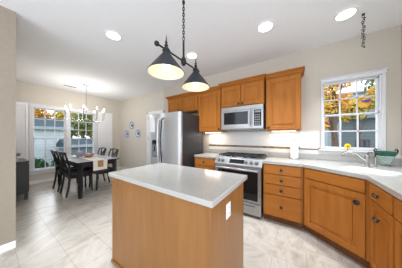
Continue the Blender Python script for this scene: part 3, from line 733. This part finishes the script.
def make_chair():
    t = thing('dining_chair', 'x', 'chair', (0, 0, 0), 0, 'black dining chairs around the table')
    # local: sitter faces +y; back at y = -.22
    MB().box(-.22, .22, -.20, .22, .425, .455, .010, 2).build('seat', 'dark_wood', t)
    MB().box(-.20, .20, -.17, .205, .452, .480, .012, 2).build('cushion', 'cushion', t)
    for s in (-1, 1):
        MB().tube([(s*.195, .195, .43), (s*.197, .20, .25), (s*.20, .215, 0)], [.022, .020, .015], 8).build('front_leg', 'dark_wood', t, True)
        MB().tube([(s*.205, -.255, 0), (s*.20, -.215, .22), (s*.20, -.195, .43), (s*.20, -.21, .65), (s*.205, -.255, .84), (s*.208, -.285, .93)], [.017, .020, .022, .020, .018, .017], 8).build('back_post', 'dark_wood', t, True)
    mb = MB(); n = 8
    mb.tube([(x/10*.2, -.285-.035*math.cos(x/10*PI/2)+.01, .925+.02*math.cos(x/10*PI/2)) for x in range(-10, 11, 2)], .026, 8); mb.build('top_rail', 'dark_wood', t, True)
    mb = MB(); mb.tube([(-.2, -.205, .58), (0, -.225, .585), (.2, -.205, .58)], .014, 8); mb.build('lower_rail', 'dark_wood', t, True)
    for x0, x1 in ((-.12, .10), (.12, -.10), (-.02, -.12), (.02, .12)):
        MB().tube([(x0, -.215, .585), ((x0+x1)/2, -.25, .75), (x1, -.30, .92)], .011, 6).build('back_slat', 'dark_wood', t, True)
    mb = MB(); mb.box(-.19, .19, .185, .205, .37, .425).box(-.19, .19, -.20, -.18, .37, .425).box(-.205, -.19, -.19, .19, .37, .425).box(.19, .205, -.19, .19, .37, .425); mb.build('seat_frame', 'dark_wood', t)
    return t
chair = make_chair()
chair.location = (-4.26, 1.22, 0); chair['label'] = 'near side dining chair closer to the kitchen island, black, back toward the sideboard'
dup(chair, (-4.84, 1.21, 0), 0, 'near side dining chair closer to the window, its back overlapped by the other')
dup(chair, (-4.18, 1.70, 0), PI, 'far side dining chair closer to the fridge, beside the plates wall corner')
dup(chair, (-4.85, 1.69, 0), PI, 'far side dining chair closer to the window, standing before the right shutter')
# runner: along X in the table's middle, hanging over the near end
mb = MB(); rw = .14; ym = 0; z = .0015
def runner_strip(ya, yb, t, lift):
    m2 = MB(); m2.box(-.70, tx+.004+lift, ya, yb, TZ+z+lift, TZ+z+t+lift); m2.box(tx+.003+lift, tx+.003+t+lift, ya, yb, TZ-.22, TZ+z+t+lift); return m2
rn = thing('table_runner', 'cream table runner with a brown patch and dark fringe over the table end', 'table runner', ((TX0+TX1)/2, (TY0+TY1)/2, 0))
runner_strip(-rw, rw, .002, 0).build('cloth', 'cloth', rn)
MB().box(tx+.0052, tx+.0075, -.055, .055, TZ-.15, TZ-.005).build('brown_patch', 'cloth_brown', rn)
mb = MB()
for k in range(18): y = -rw+.008+k*(2*rw-.016)/17; mb.tube([(tx+.005, y, TZ-.215), (tx+.006, y+random.uniform(-.004, .004), TZ-.275)], .005, 5)
mb.build('fringe', 'fringe', rn)
def bowl(name, label, loc, r, h, m):
    o = MB().lathe([(0, 0), (r*.45, 0), (r*.5, .006), (r*.85, h*.5), (r, h), (r*.95, h), (r*.8, h*.5), (r*.4, .014), (0, .012)]).build(name, m, None, True, loc)
    return tag(o, label, 'bowl')
bowl('rose_bowl', 'rose coloured bowl on the runner at the middle of the table', (-4.42, 1.48, TZ+.0065), .13, .085, 'rose')
bowl('blue_bowl', 'lavender blue bowl on the dining table, left of the rose bowl', (-4.64, 1.36, TZ+.004), .10, .09, 'lavender')
for i, (dx, dy) in enumerate(((-.03, .02), (.035, -.025))):
    tag(MB().ball((0, 0, 0), .036, 2, (1.2, 1, 1)).build('lemon', 'lemon', None, True, (-4.42+dx, 1.48+dy, TZ+.0065+.062)), 'yellow lemon lying in the rose bowl, %s side' % ('window' if i == 0 else 'kitchen'), 'fruit')
tag(MB().ball((0, 0, 0), .07, 3).build('glass_ball', 'lavender', None, True, (-4.64, 1.36, TZ+.004+.092)), 'round grey-lavender ball resting in the blue bowl', 'ornament')

# sideboard at far left
sb = thing('sideboard', 'charcoal painted sideboard behind the tan wall corner', 'sideboard', (-4.95, .36, 0))
MB().box(-.36, .36, -.145, .145, .12, .755, .004).build('body', 'sideboard', sb)
MB().box(-.38, .38, -.15, .16, .755, .785, .005).build('top', 'sideboard', sb)
for sx in (-1, 1):
    for sy in (-1, 1): MB().box(sx*.335-.025, sx*.335+.025, sy*.12-.025, sy*.12+.025, 0, .12, .003).build('leg', 'sideboard', sb)
for k in range(2):
    x0 = -.34+k*.345; dd = MB().box(x0, x0+.335, .145, .16, .15, .73, .004).build('door', 'sideboard', sb)
    MB().ball((x0+(.30 if k == 0 else .035), .17, .5), .012, 2).build('knob', 'chrome', dd, True)
pl = thing('potted_plant', 'small green plant in a pale pot on the charcoal sideboard', 'plant', (-4.64, .34, .785))
MB().lathe([(0, 0), (.035, 0), (.05, .08), (.044, .08), (.032, .06), (0, .06)]).build('pot', 'pot', pl, True)
mb = MB()
for k in range(26):
    a = random.uniform(0, 6.28); e = random.uniform(.2, 1.3); rr = random.uniform(.05, .09); p = (rr*math.cos(a)*math.cos(e), rr*math.sin(a)*math.cos(e), .10+rr*1.3*math.sin(e)); mb.ball(p, .018, 1, (1.2, 1.2, .5))
for k in range(6): a = k; mb.tube([(0, 0, .06), (.03*math.cos(a), .03*math.sin(a), .15)], .003, 4)
mb.build('leaves', 'leaf', pl, True)

# plates on the wall
def plate(x, z, label, mot, rimc):
    t = thing('wall_plate', label, 'plate', (x+.06, YP, z), 0, 'decorative plates on the dining wall'); t.scale = (1.1, 1, 1.1); R = rotm('X', PI/2)
    MB().lathe([(0, .002), (.07, .002), (.09, .012), (.135, .022), (.137, .026), (.09, .017), (.07, .008), (0, .008)], m=R, n=32).build('dish', mat('plate_white', (.74, .76, .80), .2), t, True)
    MB().lathe([(.092, .0185), (.130, .0265), (.130, .0275), (.092, .0195)], m=R, n=32, closed=True).build('rim_band', mat('plate_rim', rimc, .25), t, True)
    mb = MB()
    for k in range(6): a = k*PI/3; mb.ball((.03*math.cos(a), -.010, .03*math.sin(a)), .030, 1, (1, .12, 1))
    mb.ball((0, -.011, 0), .030, 1, (1, .12, 1)); mb.build('painted_motif', mat('plate_motif', mot, .3), t, True)
plate(-5.17, 1.707, 'topmost of three wall plates, dark floral centre', (.012, .016, .03), (.26, .33, .44))
plate(-5.50, 1.395, 'lower left of three wall plates, grey-violet floral centre', (.10, .10, .26), (.26, .38, .58))
plate(-4.785, 1.40, 'lower right of three wall plates, bright blue floral centre', (.015, .05, .20), (.20, .34, .56))

# ------------------------------------------------------------------ outdoors
struct(MB().box(-40, 30, YP+.2, 45, -.75, -.6).box(-45, XD-.2, -20, YP+.2, -.75, -.6).build('ground', 'grass'), 'lawn outside the windows', 'ground')
def house(name, label, cx_, cy_, w, d, h, wallm, roofm, rz=0, rise=1.6, wins=(), z0=-.6, over=.35, frame='trimw'):
    t = thing(name, label, 'house', (cx_, cy_, z0), rz)
    MB().box(-w/2, w/2, -d/2, d/2, 0, h).build('wall', wallm, t)
    mb = MB(); b = bmesh.new(); o = over
    pr = [(-d/2-o, h-.05), (-d/2-o, h+.12), (0, h+rise), (d/2+o, h+.12), (d/2+o, h-.05)]
    l = [b.verts.new((-w/2-o, y, z)) for y, z in pr]; r = [b.verts.new((w/2+o, y, z)) for y, z in pr]
    b.faces.new(l); b.faces.new(r[::-1])
    for k in range(5): b.faces.new((l[k], l[(k+1) % 5], r[(k+1) % 5], r[k]))
    bmesh.ops.recalc_face_normals(b, faces=b.faces); mb._add(b); mb.build('roof', roofm, t)
    MB().box(-w/2-o, w/2+o, -d/2-o-.06, -d/2-o, h-.08, h+.10, .01).build('gutter', 'gutter', t)
    for (x, z, ww_, hh_) in wins:
        f = MB().box(x-.08, x+ww_+.08, -d/2-.04, -d/2, z-.08, z+hh_+.08).build('window', frame, t)
        MB().box(x, x+ww_, -d/2-.05, -d/2-.03, z, z+hh_).build('pane', 'pane_dark', f)
    return t
# dining side: facade faces +X -> local -y toward +X : rz = +90
house('neighbor_house', 'blue sided neighbour house seen through the left dining window', -16.0, .35, 6.0, 5.0, 2.45, 'siding', 'roof_band', PI/2, .9, [], over=.2)
# kitchen side: facade faces -Y
house('neighbor_house', 'grey sided house seen low in the kitchen window', 6.6, 15.0, 8.5, 5.0, 3.05, 'siding2', 'roof', 0, .9, [(-3.55, 1.15, .42, .5)], over=.25, frame='bark')
house('neighbor_house', 'pale two-storey house beyond the autumn trees in the kitchen window', 5.6, 27.0, 5.4, 6.0, 7.0, 'siding3', 'roof', 0, .9, [(-1.9, 4.9, .9, 1.3), (-.4, 4.9, .9, 1.3), (1.1, 4.9, .9, 1.3)])
def leaf_cloud(mb, blobs, n, s):
    b = mb.bm; rnd = random.Random(len(blobs)*31+n)
    tot = sum(r**2 for *_, r in blobs)
    for (x, y, z, r) in blobs:
        for _ in range(int(n*r*r/tot)):
            d = Vector((rnd.gauss(0, 1), rnd.gauss(0, 1), rnd.gauss(0, 1))).normalized()*r*(rnd.random()**.4)
            p = Vector((x, y, z))+d; u = Vector((rnd.gauss(0, 1), rnd.gauss(0, 1), rnd.gauss(0, 1))).normalized(); v = u.orthogonal().normalized(); q = s*rnd.uniform(.6, 1.3)
            vs = [b.verts.new(p+u*q), b.verts.new(p+v*q*.6), b.verts.new(p-u*q), b.verts.new(p-v*q*.6)]; b.faces.new(vs)
def tree(label, x, y, h, blobs, m, n=1800, s=.11, tr=.14, z0=-.6, name='tree'):
    t = thing(name, label, 'tree', (x, y, z0))
    mb = MB(); mb.tube([(0, 0, -.02), (.04, .02, h*.3), (-.03, 0, h*.6), (.05, .03, h*.9)], [tr*1.25, tr, tr*.75, tr*.35], 10)
    for (bx, by, bz, br) in blobs: mb.tube([(0, 0, h*.45), (bx*.5, by*.5, (h*.45+bz)/2+.1), (bx*.9, by*.9, bz)], [tr*.5, tr*.32, tr*.12], 6)
    mb.build('trunk', 'bark', t, True)
    mb = MB(); leaf_cloud(mb, blobs, n, s); mb.build('foliage', m, t); return t
tree('orange leaved tree with dark trunk at left in the kitchen window', 1.44, 9.0, 4.6, [(-.35, 0, 4.1, .55), (.3, .2, 3.55, .42), (-.3, 0, 3.25, .42), (.35, .2, 4.5, .4), (-.1, -.2, 4.7, .45), (-.45, 0, 2.5, .35)], 'lf_orange', 2600, .075, .13)
tree('golden tree crossing the middle of the kitchen window', 2.75, 11.0, 4.2, [(0, 0, 3.6, .45), (-.45, .1, 3.45, .36), (.5, 0, 3.7, .42), (.55, 0, 4.15, .3), (.0, 0, 3.1, .3), (-.5, .1, 3.0, .28)], 'lf_gold', 2300, .08, .045)
tree('green tree at upper right in the kitchen window', 3.60, 11.3, 5.2, [(-.1, 0, 4.5, .5), (-.4, 0, 5.3, .6), (.3, .2, 4.3, .5), (.3, 0, 5.1, .6)], 'lf_green', 2000, .085, .07)
for (x, y, r, lb) in ((1.9, 10.1, .30, 'small dark shrub before the grey house, left'), (2.55, 9.6, .32, 'rounded dark shrub before the grey house, middle'), (3.35, 10.0, .34, 'dark shrub before the grey house, right')):
    tree(lb, x, y, .6, [(0, 0, .75, r), (-.3, 0, .6, r*.8), (.3, 0, .6, r*.8)], 'lf_dark', 900, .06, .03, name='shrub')
for (x, y, z, m, lb) in ((-20.5, -1.4, 4.3, 'lf_gold', 'golden tree rising behind the blue house, leftmost'), (-20.5, 1.9, 4.4, 'lf_orange', 'orange tree rising behind the blue house roof'), (-20.5, 5.2, 4.3, 'lf_gold', 'golden green tree at the right end of the blue house'), (-17.0, 6.6, 3.6, 'lf_orange', 'orange tree at far right in the right dining window')):
    tree(lb, x, y, z, [(0, 0, z, 1.3), (0, -.8, z-.7, 1.0), (0, .8, z-.6, 1.0), (.2, 0, z-1.4, 1.0), (0, .3, z+1.0, .9)], m, 2600, .15, .2)
tree('green tree seen through the right dining window', -14.8, 4.6, 3.2, [(0, 0, 3.0, .8), (0, -.4, 2.4, .6), (.1, .4, 2.5, .6), (0, 0, 3.8, .6)], 'lf_green', 1800, .12, .12)
house('garden_shed', 'low dark slate garden shed below the trees in the right dining window', -12.4, 4.05, 2.6, 1.4, 1.3, 'siding2', 'roof_band', PI/2, .45, [], over=.12)
for k, y in enumerate((.3, 1.35, 2.4, 3.5, 4.6, 5.8)):
    lb = ['leftmost hedge shrub below the left dining window', 'second hedge shrub from the left below the dining windows', 'third hedge shrub from the left below the dining windows', 'fourth hedge shrub, seen below the right dining window', 'fifth hedge shrub, seen below the right dining window', 'rightmost hedge shrub below the right dining window'][k]
    tree(lb, -10.6, y, .6, [(0, 0, .45, .42), (0, -.22, .4, .3), (0, .22, .4, .3)], 'lf_dark', 1100, .07, .03, name='hedge_shrub')
